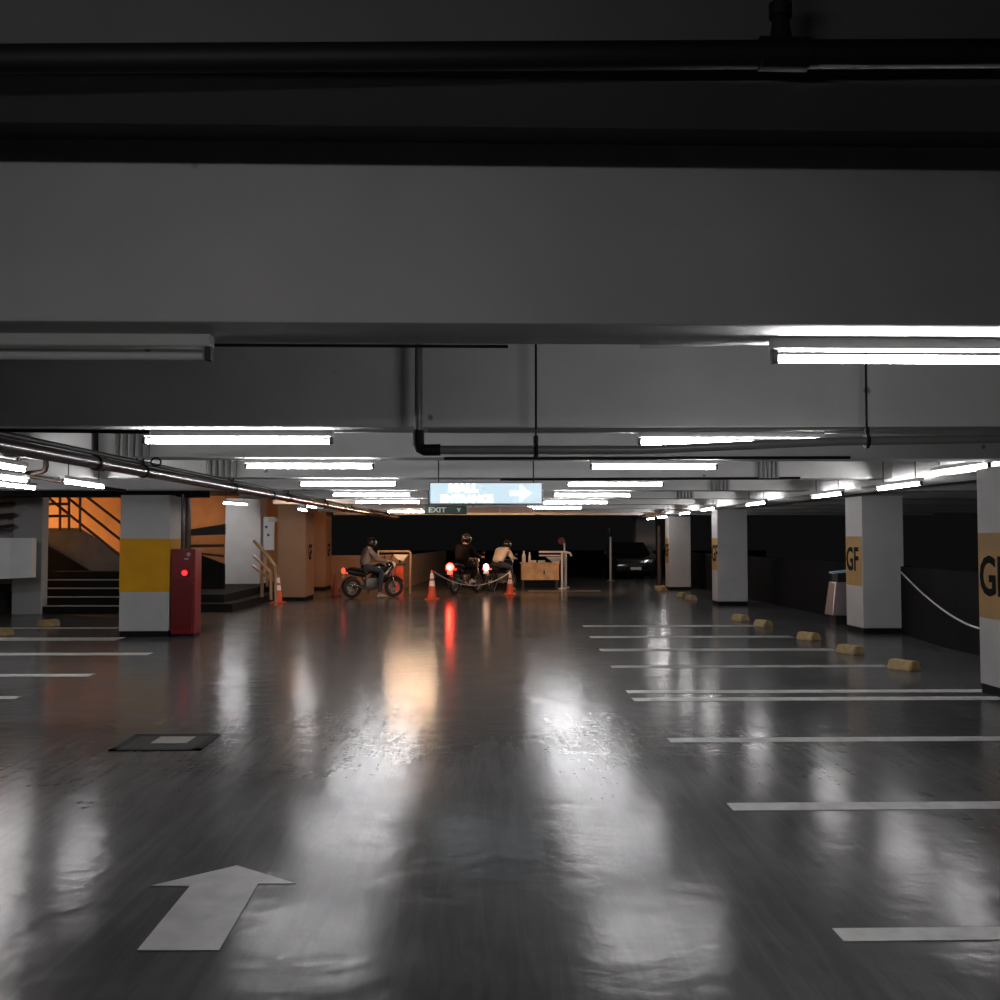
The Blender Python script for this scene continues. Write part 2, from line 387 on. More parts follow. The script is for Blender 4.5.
rail('stair_railing', 'dark brown stair railing in front of the orange wall', 'railing',
     [[at(58, 490, Y3), at(122, 541, Y3)], [at(46, 496, Y3), at(122, 557, Y3)], [at(78, 490, Y3), at(122, 524, Y3)],
      [at(60, 490, Y3), at(60, 531, Y3)], [at(69, 490, Y3), at(69, 530, Y3)], [at(80, 490, Y3), at(80, 532, Y3)], [at(46, 504, Y3), at(70, 504, Y3)], [at(46, 516, Y3), at(70, 516, Y3)]],
     .03, M['brown_steel'], post=['rail', 'rail', 'rail', 'post', 'post', 'post', 'rail', 'rail'])
# curved ramp parapet at the far left
mb = MB(); Yr = 19.6
pA = at(32, 538, Yr); pB = at(32, 577.5, Yr)
secs = []
for i in range(9):
    t = i/8; x = pA.x - 3.2*t; y = Yr - 1.8*t*t
    zt = pA.z - .0*t; zb = pB.z - .16*t
    secs.append([(x, y, zb), (x, y+.2, zb), (x, y+.2, zt), (x, y, zt)])
structure('trim_5', mb.loft(secs), M['white_column'], 'curved pale ramp parapet at the left picture edge', 'ramp parapet')
b0 = at(16, 505, 20.2)
rail('ramp_railing', 'brown railing bars above the curved ramp parapet', 'railing',
     [[at(-40, 507, 20.2), at(15, 503.5, 20.2)], [at(-40, 519, 20.2), at(15, 514.5, 20.2)], [at(-40, 533, 20.2), at(14, 525.5, 20.2)]], .04, M['brown_steel'], post=['rail']*3)
# dark steps below the ramp parapet
sd = thing('ramp_steps', 'dark steps under the curved ramp parapet', 'steps', at(-24, 613, 19.95)); sd.location.z = 0
mb = MB()
for i in range(4): mb.span(-1.2, .42-.05*i, .2*i, .88, .15*i, .15*i+.15)
mb.build('treads', M['dark_floor'], sd)

# dark truss / ramp bits behind the hydrant cabinet
Yb = 24.0
tr = thing('ramp_barrier', 'black diagonal ramp beam with post and rails behind the hydrant cabinet', 'barrier', at(187, 560, Yb)); b = Vector(tr.location)
MB().prism([p-b for p in (at(181, 531, Yb), at(224, 524, Yb), at(224, 534.5, Yb), at(181, 536, Yb))], (0, .15, 0)).build('beam', M['black'], tr)
MB().cyl(at(187, 492, Yb)-b, fl(187, 604).lerp(at(187, 604, Yb), 1)-b, .09).build('post', M['brown_steel'], tr)
MB().tube([at(187, 546, Yb)-b, at(224, 545.5, Yb)-b], .035).build('rail', M['brown_steel'], tr)
MB().tube([at(187, 552, Yb)-b, at(224, 556, Yb)-b], .03).build('rail', M['brown_steel'], tr)
MB().prism([p-b for p in (at(185, 549, Yb), at(224, 564, Yb), at(224, 600, Yb), at(185, 600, Yb))], (0, .12, 0)).build('side_panel', M['dark_floor'], tr)
# stair handrail down from the platform
Yh = 22.5
rail('handrail', 'tan handrail descending from the platform beside the small cone', 'railing',
     [[at(254, 541, Yh+1), at(268, 556, Yh+.3), at(275, 566, Yh), at(275.5, 606, Yh)], [at(254, 556, Yh+1), at(271, 572, Yh), at(271, 600, Yh)], [at(253, 566, Yh+1), at(273, 581, Yh)], [at(262, 550, Yh+.6), at(262, 597, Yh+.6)]],
     .035, M['tan_metal'], post=['top_rail', 'middle_rail', 'lower_rail', 'post'])
# notice board
Yn = 25.0
nb = thing('notice_board', 'white notice board with two blue dots between the white and tan columns', 'notice board', at(269, 550, Yn)); b = Vector(nb.location)
q0 = at(263.5, 550, Yn)-b; q1 = at(274.5, 517, Yn)-b
MB().span(q0.x, q1.x, -.02, .02, q0.z, q1.z, bev=.005).build('panel', M['white_column'], nb)
for px, py in ((266.5, 527), (268.5, 535)):
    q = at(px, py, Yn)-b; MB().cyl((q.x, -.03, q.z), (q.x, -.02, q.z), .035).build('dot', M['blue_dot'], nb)
MB().span(q1.x-.13, q1.x+.12, -.05, .05, q1.z-.13, q1.z-.02).build('bracket', M['white_metal'], nb)
MB().cyl((q0.x+.1, 0, -b.z+PZ), (q0.x+.1, 0, 0), .03).build('post', M['tan_metal'], nb)

# ------------------------------------------------------------------ lamps
def make_lamp(lit, length=1.22, name='fluorescent_light'):
    """batten along local x, top at z=0"""
    root = thing(name, 'x', 'light fixture')
    MB().box((0, 0, -.022), (length, .065, .044), bev=.008).build('housing', M['housing'], root)
    for s in (-1, 1):
        MB().box((s*(length/2-.012), 0, -.056), (.022, .034, .068), bev=.004).build('lamp_holder', M['black'], root)
    tb = MB().cyl((-length/2+.03, 0, -.074), (length/2-.03, 0, -.074), .0145, n=16).build('tube', M['tube'] if lit is True else (M['tube_off'] if lit is False else M[lit]), root, smooth=True)
    return root
LAMPS = {}
def rods(r, top):
    for s_ in (-1, 1):
        yy = r.location.y + s_*.45*math.sin(r.rotation_euler.z); zt = top
        for k_ in range(0, 10):
            if beam_front(k_)-.01 < yy < beam_front(k_)+.36: zt = beam_bottom(k_) - r.location.z
        MB().cyl((s_*.45, 0, -.002), (s_*.45, 0, zt), .006, n=6).build('suspension_rod', M['pipe_black'], r)
def lamp(label, loc, rz=0, lit=True, group='fluorescent battens over the aisle'):
    key = lit
    if key not in LAMPS: LAMPS[key] = make_lamp(lit); r = LAMPS[key]
    else: r = copy_tree(LAMPS[key])
    r.location = (loc[0], loc[1], loc[2]+.003); r.rotation_euler = (0, 0, rz); r['label'] = label; r['group'] = group
    return r
# aisle rows (under the beams)
for k in range(0, 8):
    y = beam_front(k) + .22; z = beam_bottom(k)
    xl = [-1.52, -1.53, -1.57, -1.59, -1.61, -1.63, -1.65, -1.66][k]
    xr = [1.64, 1.655, 1.69, 1.74, 1.80, 1.84, 1.68, 1.7][k]
    nm = ORD[k]
    if k == 0: lamp('unlit fluorescent batten under the nearest beam', (xl, y, z), lit=False)
    elif k < 6: lamp('lit fluorescent batten under the %s beam, left of the aisle' % nm, (xl, y, z))
    if k < 7: lamp('lit fluorescent batten under the %s beam, right of the aisle' % nm, (xr, y, z))
lamp('fluorescent batten above the camera', (-.9, beam_front(-1)+.22, beam_bottom(-1)), lit='tube_side')
lamp('added fill batten beyond the left picture edge, nearer one', (-7.4, beam_front(3)+.22, beam_bottom(3)))  # unseen battens added to brighten the ramp parapet and wall end
lamp('added fill batten beyond the left picture edge, farther one', (-8.65, beam_front(4)+.22, beam_bottom(4)))
# warm lamps at the far left
lamp('warm fluorescent batten near the black opening, left of the EXIT sign', (-1.56, beam_front(7)+.22, beam_bottom(7)), lit='tube_warm')
for x_, t_ in ((-1.7, 'left'), (1.5, 'right')): lamp('added amber fill batten hidden on the rear of the last but one beam, %s one' % t_, (x_, beam_front(8)+.40, beam_bottom(8)+.2), lit='fill_amber')  # hidden battens added to throw warm light on the desk and beyond
# side rows along the parking bays
GR = 'fluorescent battens over the right hand bays'
for i, (px, Y, dz) in enumerate([(960, 10.2, .09), (899, 11.7, 0), (827, 14.1, 0), (756, 17.4, 0), (708, 20.6, 0), (685, 23.6, 0), (663, 26.6, -.02), (651, 29.6, 0), (661, 33.4, .14), (664, 36.4, .20)]):
    z = CAMZ + .70; p = at(px, 500, Y)
    names = ['dark shaded fluorescent batten high beside the nearest GF column', 'pinkish fluorescent batten in front of the column beside the bin', 'lit fluorescent batten left of the column beside the bin',
             'lit fluorescent batten right of the bare grey column', 'fluorescent batten just left of the bare grey column', 'fluorescent batten above the narrow far column', 'far fluorescent batten at the end of the right hand row, upper', 'farthest fluorescent batten of the right hand row', 'tiny fluorescent batten beyond the last beam above the marker post', 'tiniest fluorescent batten beyond the last beam']
    rr = lamp(names[i], (p.x, Y, z+dz), PI/2, lit='tube_side', group=GR); rods(rr, SLABZ-z-dz)
GL = 'fluorescent battens over the left hand bays'
for i, (px, py, Y, rz) in enumerate([(84, 485, 11.7, PI/2), (0, 478, 10.3, PI/2), (-6, 466, 8.9, PI/2), (14, 486.5, 12.9, PI/2), (235, 504, 25.2, 1.3), (302, 510.3, 23.4, PI/2), (311, 507, 20.6, PI/2)]):  # uppermost left-edge batten stands in for a light streak reflected on the beam
    p = at(px, py, Y)
    names = ['lit fluorescent batten over the left bays above the stairs', 'bright fluorescent batten at the left picture edge, middle one', 'batten standing in for a bright reflection on the beam, left picture edge', 'short lit batten at the left picture edge, lowest',
             'lit batten glowing in front of the white column top', 'small far lit batten above the tan column', 'small far lit batten behind the red pipe']
    rr = lamp(names[i], (p.x, p.y, p.z+.074), rz, lit='tube' if i == 4 else 'tube_side', group=GL); rods(rr, SLABZ-p.z-.074)
# bulkhead lamps for the stairwell and platform (real warm lamps up under the ceiling, behind the header)
def bulkhead(label, loc, m, r=.12):
    root = thing('bulkhead_lamp', label, 'light fixture', (loc[0], loc[1], loc[2]+.003))
    MB().lathe([(r, 0), (r, -.03), (r*.9, -.04)]).build('rim', M['housing'], root, smooth=True)
    MB().ell((0, 0, -.04), (r*.88, r*.88, .05)).build('globe', m, root, smooth=True)
M['globe_orange'] = mat('globe_orange', (1, .6, .3), .3, emit=(1, .43, .12), strength=2700)
M['globe_warm'] = mat('globe_warm', (1, .6, .3), .3, emit=(1, .50, .22), strength=190)
bulkhead('orange bulkhead lamp in the stairwell', (-11.3, 22.6, SLABZ), M['globe_orange'])
bulkhead('warm bulkhead lamp over the platform', (-8.0, 28.4, SLABZ), M['globe_warm'])
bulkhead('warm bulkhead lamp by the tan columns', (-3.6, 20.4, SLABZ), M['globe_warm'])

# ------------------------------------------------------------------ pipes
# red fire pipe along the left of the aisle
pa = at(0, 445, 6.8); fy0, fy1 = 4.0, 30.0
fx = pa.x-.108; fz = pa.z; FR = -.0385
fp = thing('fire_pipe', 'long glossy dark red fire pipe receding along the left of the aisle', 'pipe', (fx, fy0, fz), FR)
MB().cyl((0, 0, 0), (0, fy1-fy0, 0), .052, n=20).build('pipe', M['pipe_red'], fp, smooth=True)
for k in range(1, 9):
    y = beam_front(k)+.17 - fy0; top = beam_bottom(k)-fz
    MB().cyl((0, y, .04), (0, y, top+.01), .012, n=8).torus((0, y, 0), (0, 1, 0), .056, .008, n=16, k=6).build('hanger', M['pipe_black'], fp)
for y in (8.4, 14.4, 20.4): MB().cyl((0, y-fy0-.07, 0), (0, y-fy0+.07, 0), .066, n=20).build('coupling', M['pipe_red'], fp, smooth=True)
# second thinner pipe above it
sp = thing('sprinkler_pipe', 'thin black pipe above the dark red fire pipe', 'pipe', (fx-.035, 4.0, fz+.085), FR)
MB().cyl((0, 0, 0), (0, 26, 0), .022, n=10).build('pipe', M['pipe_black'], sp, smooth=True)
for k in range(1, 9):
    y = beam_front(k)+.1-4.0; MB().cyl((0, y, 0), (0, y, beam_bottom(k)-fz-.085+.01), .01, n=6).build('hanger', M['pipe_black'], sp)
# branch with elbow, further left
Yq = 10.9
def ppath(label, pts, r, m, name='branch_pipe', cat='pipe'):
    return tag(MB().tube(pts, r, n=10).build(name, m, smooth=True), label, cat)
ppath('brown branch pipe with an elbow near the left picture edge', [at(46, 452, Yq), at(46, 466, Yq), at(45, 470, Yq), at(42, 472, Yq), at(14, 475, Yq), at(-20, 478, Yq)], .03, M['brown_steel'])
ppath('thin brown pipe sloping behind the left bay lamps', [at(-20, 469, 11.4), at(40, 478, 11.8), at(75, 484, 12.2), at(125, 491, 13)], .025, M['brown_steel'])
ppath('black drop pipe behind the fire pipe above the stairs', [at(95, 432, 9.2), at(95, 458, 9.2)], .03, M['pipe_black'], 'drop_pipe')
ppath('small black ring hook hanging by the fire pipe', [at(156+5*math.cos(t), 462+4*math.sin(t), 9.2) for t in [i*2*PI/14 for i in range(15)]], .008, M['pipe_black'], 'hook', 'hook')

# drain pipe on the right with elbow and rods
Yp = 6.08
e = at(424, 450, Yp); r_ = at(1060, 437.5, Yp)
dp = thing('drain_pipe', 'grey drain pipe with black elbow running right under the second beam', 'pipe', e); b = Vector(e)
MB().tube([(0.02, 0, 0), at(640, 450, Yp)-b, at(830, 441.5, Yp)-b, r_-b], .027, n=14).build('pipe', M['pipe_grey'], dp, smooth=True)
u = at(418.5, 344, Yp)-b; u.x = at(418.5, 430, Yp).x - b.x
MB().tube([(u.x, 0, .08), (u.x, 0, u.z)], .024, n=12).build('riser', M['pipe_grey'], dp, smooth=True)
MB().tube([(u.x, 0, .12), (u.x, 0, .04), (u.x+.012, 0, .012), (u.x+.035, 0, 0), (.10, 0, .0012)], .036, n=14).build('elbow', M['pipe_black'], dp, smooth=True)
for px in (536, 867):
    q = at(px, 450, Yp)-b; zz = (at(px, 450 if px < 640 else 440.9, Yp)-b).z
    MB().cyl((q.x, 0, zz+.03), (q.x, 0, SLABZ-b.z), .007, n=6).build('hanger_rod', M['pipe_black'], dp)
    MB().cyl((q.x, 0, zz-.045), (q.x, 0, zz+.085), .016, n=8).torus((q.x, 0, zz), (1, 0, 0), .036, .012, n=16, k=6).build('clamp', M['pipe_black'], dp)
# conduits
def conduit(label, p0, p1, r=.011, m='pipe_black', name='conduit'):
    return tag(MB().tube([p0, p1], r, n=8).build(name, M[m], smooth=True), label, 'conduit')
yb = beam_front(0)+.37
conduit('thin black cable leading right from the unlit batten', at(213, 345, 3.62), at(508, 346.5, 3.62), .006)
conduit('white conduit leading left from the nearest lit batten', at(640, 346, 3.62), at(770, 341.3, 3.62), .010, 'pipe_white')
conduit('black conduit along the foot of the third beam', at(444, 458.5, 9.219), at(850, 457.5, 9.219), .014)
conduit('black conduit along the foot of the fourth beam', at(500, 479.5, 12.217), at(800, 478, 12.217), .016)
conduit('black conduit along the foot of the second beam, left end', at(-20, 430, 6.2), at(150, 432, 6.2), .012)
conduit('grey conduit above the drain pipe', at(428, 430.5, 6.2), at(1040, 428, 6.2), .012, 'pipe_grey')
# pipe across the top of the picture
py0 = at(-60, 59, 2.2); py1 = at(1060, 53, 2.2)
tp = thing('ceiling_pipe', 'black pipe crossing the dark ceiling at the top of the picture', 'pipe', py0)
MB().tube([(0, 0, 0), py1-py0], .031, n=16).build('pipe', M['pipe_black'], tp, smooth=True)
q = at(781, 54, 2.2)-py0
MB().cyl((q.x, 0, q.z-.0), (q.x, 0, q.z+.09), .03, .017).cyl((q.x, 0, q.z+.085), (q.x, 0, q.z+.115), .026).cyl((q.x, 0, q.z+.11), (q.x, 0, SLABZ-py0.z), .01).build('hanger', M['pipe_black'], tp, smooth=True)
MB().cyl((q.x-.05, 0, q.z), (q.x+.06, 0, q.z-.0005), .037, n=16).build('coupling', M['pipe_black'], tp, smooth=True)
MB().cyl((q.x-.06+.14, -.02, q.z-.035), (q.x+.19, -.02, q.z-.035), .002, n=6).build('bracket', M['steel'], tp)

# vertical conduit bundles strapped to the beam faces
def bundle(label, x, k, w, n=5):
    y = beam_front(k)-.022; z0 = beam_bottom(k)-.0; root = thing('conduit_bundle', label, 'conduits', (x, y, z0), group='conduit bundles on the beam faces')
    for i in range(n):
        MB().cyl((-w/2 + w*i/(n-1), 0, 0), (-w/2 + w*i/(n-1), 0, SLABZ-z0), w/(n-1)*.5, n=10).build('conduit', M['pipe_pale'], root, smooth=True)
for k, px, w, nm in ((2, 132, .27, 'third beam, left of the aisle'), (3, 222, .30, 'fourth beam, left of the aisle'), (3, 768, .21, 'fourth beam, right of the aisle'),
                     (4, 720, .23, 'fifth beam, right of the aisle'), (5, 685, .24, 'sixth beam, right of the aisle')):
    bundle('grey vertical conduits strapped to the ' + nm, at(px, 465, beam_front(k)).x, k, w)

# ------------------------------------------------------------------ signs
Ys = 12.0
sg = thing('hanging_sign', 'lit pale blue MALL ENTRANCE sign with white arrow hanging over the aisle', 'sign', at(486, 493.5, Ys)); b = Vector(sg.location)
w = (at(542.5, 493, Ys)-at(429.5, 493, Ys)).length; h = (at(486, 482.5, Ys)-at(486, 504.5, Ys)).length
MB().box((0, 0, 0), (w, .12, h), bev=.01).build('frame', M['sign_frame'], sg)
MB().box((0, -.062, 0), (w-.03, .006, h-.025)).build('face', M['sign_face'], sg)
text('lettering', 'MALL', .125, M['sign_letter'], sg, (-.20*w, -.068, h*.22), (PI/2, 0, 0), offset=.007, sx=1.15)
text('lettering', 'ENTRANCE', .115, M['sign_letter'], sg, (-.17*w, -.068, -h*.26), (PI/2, 0, 0), offset=.006, sx=1.05)
ax = .30*w
MB().prism([(ax-.12, -.066, -.025), (ax+.0, -.066, -.025), (ax+.0, -.066, -.095), (ax+.13, -.066, 0), (ax, -.066, .095), (ax, -.066, .025), (ax-.12, -.066, .025)], (0, -.004, 0)).build('arrow', M['sign_letter'], sg)
for s in (-1, 1): MB().cyl((s*w*.42, 0, h/2), (s*w*.42, 0, SLABZ-b.z), .008, n=6).build('hanger_rod', M['pipe_black'], sg)
Ye = 16.0
eg = thing('exit_sign', 'dark green EXIT sign under the lit blue sign', 'sign', at(445.5, 510, Ye)); b = Vector(eg.location)
w = (at(467, 510, Ye)-at(424, 510, Ye)).length; h = (at(445, 505.5, Ye)-at(445, 514, Ye)).length
MB().box((0, 0, 0), (w, .06, h), bev=.006).build('panel', M['exit_green'], eg)
text('lettering', 'EXIT', .115, M['exit_letter'], eg, (-.19*w, -.034, -.003), (PI/2, 0, 0), offset=.003, sx=1.2)
ax = .31*w
MB().prism([(ax-.035, -.032, .03), (ax+.035, -.032, .03), (ax, -.032, -.04)], (0, -.004, 0)).build('arrow', M['exit_letter'], eg)
for s in (-1, 1): MB().cyl((s*w*.4, 0, h/2), (s*w*.4, 0, SLABZ-b.z), .008, n=6).build('hanger_rod', M['pipe_black'], eg)
Yw = 20.0
bb = thing('hanging_board', 'long brown board hanging right of the EXIT sign', 'board', at(500, 510, Yw)); b = Vector(bb.location)
w = (at(534, 510, Yw)-at(467, 510, Yw)).length; h = (at(500, 507, Yw)-at(500, 512.5, Yw)).length
for s in (-1, 1): MB().box((s*w*.25, 0, 0), (w*.49, .05, h), bev=.006).build('panel', M['brown_board'], bb)
for s in (-1, 1): MB().cyl((s*w*.4, 0, h/2-.01), (s*w*.4, 0, SLABZ-b.z), .008, n=6).build('hanger_rod', M['pipe_black'], bb)

# ------------------------------------------------------------------ floor markings
def flat(name, label, cat, pts, m, group=None, z=.003):
    mb = MB(); mb.prism([(p[0], p[1], .0005) for p in pts], (0, 0, z)); return tag(mb.build(name, m), label, cat, group)
flat('floor_arrow', 'pale painted arrow pointing ahead on the near floor', 'arrow',
     [fl(*q) for q in ((137, 951), (219, 951), (258, 884.5), (296, 884), (237, 866), (150, 886.5), (190, 886.5))], M['paint_arrow'])
names = ['nearest white bay line, at the lower right corner', 'second nearest white bay line on the right', 'third nearest white bay line on the right', 'nearer line of the close white pair on the right', 'farther line of the close white pair on the right',
         'white bay line meeting the nearest right wheel stop', 'white bay line meeting the second right wheel stop', 'white bay line meeting the third right wheel stop', 'faint far bay line right of the aisle beyond the third wheel stop', 'faintest far bay line crossing towards the narrow column']
for i, (y0, y1, px) in enumerate([(929, 942, 838), (803.5, 811, 730), (738.3, 742.6, 669), (698, 701.4, 633), (690.8, 693.6, 627), (665.8, 668.2, 611), (649, 651.4, 600), (636.3, 638.2, 590), (625.5, 627, 583)]):
    ya, yb_ = fl(px, y1).y, fl(px, y0).y; xa = fl(px, (y0+y1)/2).x; xe = 5.4 if i < 5 else 4.9
    flat('bay_line', names[i], 'floor line', [(xa, ya), (xe, ya), (xe, yb_), (xa, yb_)], M['paint_line'] if i < 5 else M['paint_far'], 'white bay lines on the right')
names = ['white bay line passing behind the yellow banded column', 'white bay line in front of the yellow banded column', 'nearer white bay line at the left edge', 'nearest short white bay line at the left edge', 'white line at the foot of the stairs']
for i, (y0, y1, px) in enumerate([(637.5, 640.5, 120), (652.8, 655.2, 150), (674, 676.5, 92), (696.5, 699, 18), (627.5, 628.5, 118)]):
    ya, yb_ = fl(px, y1).y, fl(px, y0).y; xa = fl(px, (y0+y1)/2).x
    flat('bay_line', names[i], 'floor line', [(-9.5, ya), (xa, ya), (xa, yb_), (-9.5, yb_)], M['paint_line'], 'white bay lines on the left')
flat('bay_line', 'white line across the floor below the wooden desk', 'floor line', [(at(528, 591, 29.6).x, 29.4), (at(600, 591, 29.6).x, 29.4), (at(600, 591, 29.6).x, 29.52), (at(528, 591, 29.6).x, 29.52)], M['paint_line'], 'white bay lines on the right')
# manhole
x0, x1, y0, y1 = fl(108, 751).x, fl(200, 751).x, fl(150, 751).y, fl(150, 735).y
mh = thing('manhole_cover', 'dark square manhole cover set in the floor left of the aisle', 'manhole cover', ((x0+x1)/2, (y0+y1)/2, 0))
sx, sy = (x1-x0), (y1-y0)
mb = MB()
for s in (-1, 1): mb.box((s*(sx/2-.03), 0, .004), (.06, sy, .008)).box((0, s*(sy/2-.03), .004), (sx, .06, .008))
mb.build('frame', M['plinth'], mh)
MB().box((0, 0, .003), (sx-.12, sy-.12, .006)).build('lid', M['cover'], mh)
MB().box((.03, .06, .0075), (sx*.40, sy*.42, .004)).build('badge_plate', M['cover_plate'], mh)

# wheel stops
def make_stop():
    mb = MB(); prof = [(-.15, 0), (.15, 0), (.09, .125), (-.09, .125)]
    mb.prism([(x, -.24, z) for x, z in prof], (0, .48, 0))
    bmesh.ops.bevel(mb.bm, geom=list(mb.bm.edges), offset=.018, segments=2, affect='EDGES')
    return mb.build('wheel_stop', M['wheel_stop'])
ws0 = make_stop()
slabel = ['yellow wheel stop nearest on the right, by the rope', 'yellow wheel stop in front of the column beside the bin', 'yellow wheel stop left of the metal bin', 'dull yellow wheel stop right of the bare grey column', 'dim wheel stop at the foot of the bare grey column',
          'faint far wheel stop left of the bare column', 'farther faint wheel stop by the narrow far column', 'orange tinted wheel stop at the foot of the narrow far column', 'yellow wheel stop in front of the stairs', 'yellow wheel stop cut by the left picture edge']
for i, (px, py, rz) in enumerate([(908, 671, .45), (853, 654.5, .4), (811, 640.5, .4), (765, 627, .3), (742, 621, .3), (692, 600, .2), (683, 597, .2), (663, 591, .2), (46, 626.5, -.5), (-2, 636, -.5)]):
    o = ws0 if i == 0 else ws0.copy()
    if i: C.objects.link(o)
    p = fl(px, py); o.location = (p.x, p.y+.1, 0); o.rotation_euler = (0, 0, rz); o.scale = (.72, .72, .9)
    tag(o, slabel[i], 'wheel stop', 'yellow wheel stops')

# ------------------------------------------------------------------ hydrant cabinet
hc_p = fl(181, 633)
hc = thing('hydrant_cabinet', 'tall red fire hydrant cabinet with glowing red lamp beside the yellow banded column', 'fire cabinet', (nl.x+.02+.19, nl.y+.01+.18, 0))
w = .37; hh = at(180, 548.5, hc_p.y).z
MB().box((0, 0, hh/2+.02), (w, .36, hh-.04), bev=.012).build('body', M['red_box'], hc)
MB().box((-.01, -.185, hh*.38), (w-.06, .014, hh*.60), bev=.004).build('door', M['red_dark'], hc)
MB().box((0, 0, .015), (w-.04, .32, .03)).build('plinth', M['plinth'], hc)
zz = at(181, 571.5, hc_p.y).z
MB().cyl((.03, -.18, zz), (.03, -.21, zz), .065, n=20).build('lamp_base', M['red_dark'], hc, smooth=True)
MB().ell((.03, -.215, zz), (.042, .035, .042)).build('alarm_lamp', M['red_glow'], hc, smooth=True)
zz = at(181, 581, hc_p.y).z
MB().cyl((.115, -.18, zz), (.115, -.215, zz), .045, n=18).build('call_point', M['red_box'], hc, smooth=True)
zz = at(181, 555, hc_p.y).z
MB().cyl((.09, -.18, zz+.02), (.09, -.22, zz+.02), .03).build('bell', M['steel'], hc, smooth=True)
MB().box((.05, -.186, zz-.05), (.07, .012, .02)).build('name_plate', M['steel'], hc)
MB().cyl((-.07, .02, hh-.03), (-.07, .02, CAMZ+.72), .03).build('riser', M['pipe_red'], hc, smooth=True)

# ------------------------------------------------------------------ cones, chain
def make_cone(m, bands=True):
    root = thing('traffic_cone', 'x', 'traffic cone')
    H = .74
    def R(z): return .125 - .1*z/H
    MB().box((0, 0, .018), (.36, .36, .036), bev=.01).build('base', m, root)
    MB().lathe([(R(z), z) for z in (.03, .2, .4, .6, .70, H)]+[(.012, H+.004)]).build('body', m, root, smooth=True)
    if bands:
        for z0, z1 in ((.34, .47), (.53, .67)): MB().lathe([(R(z0)+.003, z0), (R(z1)+.003, z1)]).build('reflective_band', M['cone_white'], root, smooth=True)
    return root
cones = [('orange traffic cone with white bands between the first and second motorcycles', 432, 599.5, 1.0), ('orange traffic cone with white bands in front of the pale shirted rider', 510, 594.5, .88), ('red traffic cone with white bands beside the tan handrail', 278, 603, .9)]
cone0 = None
cone_pos = []
for i, (lab, px, py, sc) in enumerate(cones):
    c = cone0 = make_cone(M['orange']) if i == 0 else copy_tree(cone0)
    p = fl(px, py); c.location = p; c.scale = (sc,)*3; tag(c, lab, 'traffic cone', 'traffic cones'); cone_pos.append((p, sc))
c = make_cone(M['cone_dull'], False); c.location = fl(335, 596); c.scale = (.8,)*3; tag(c, 'dim dark red traffic cone by the black opening, behind the first rider', 'traffic cone', 'traffic cones')
A = cone_pos[0][0] + Vector((.05, 0, .70)); B = cone_pos[1][0] + Vector((0, -.05, .62))
pts = [A.lerp(B, t/16) - Vector((0, 0, .42*4*(t/16)*(1-t/16)*.85)) for t in range(17)]
tag(MB().tube(pts, .013, n=6).build('barrier_chain', M['rope'], smooth=True), 'pale chain sagging between the two orange cones', 'chain')

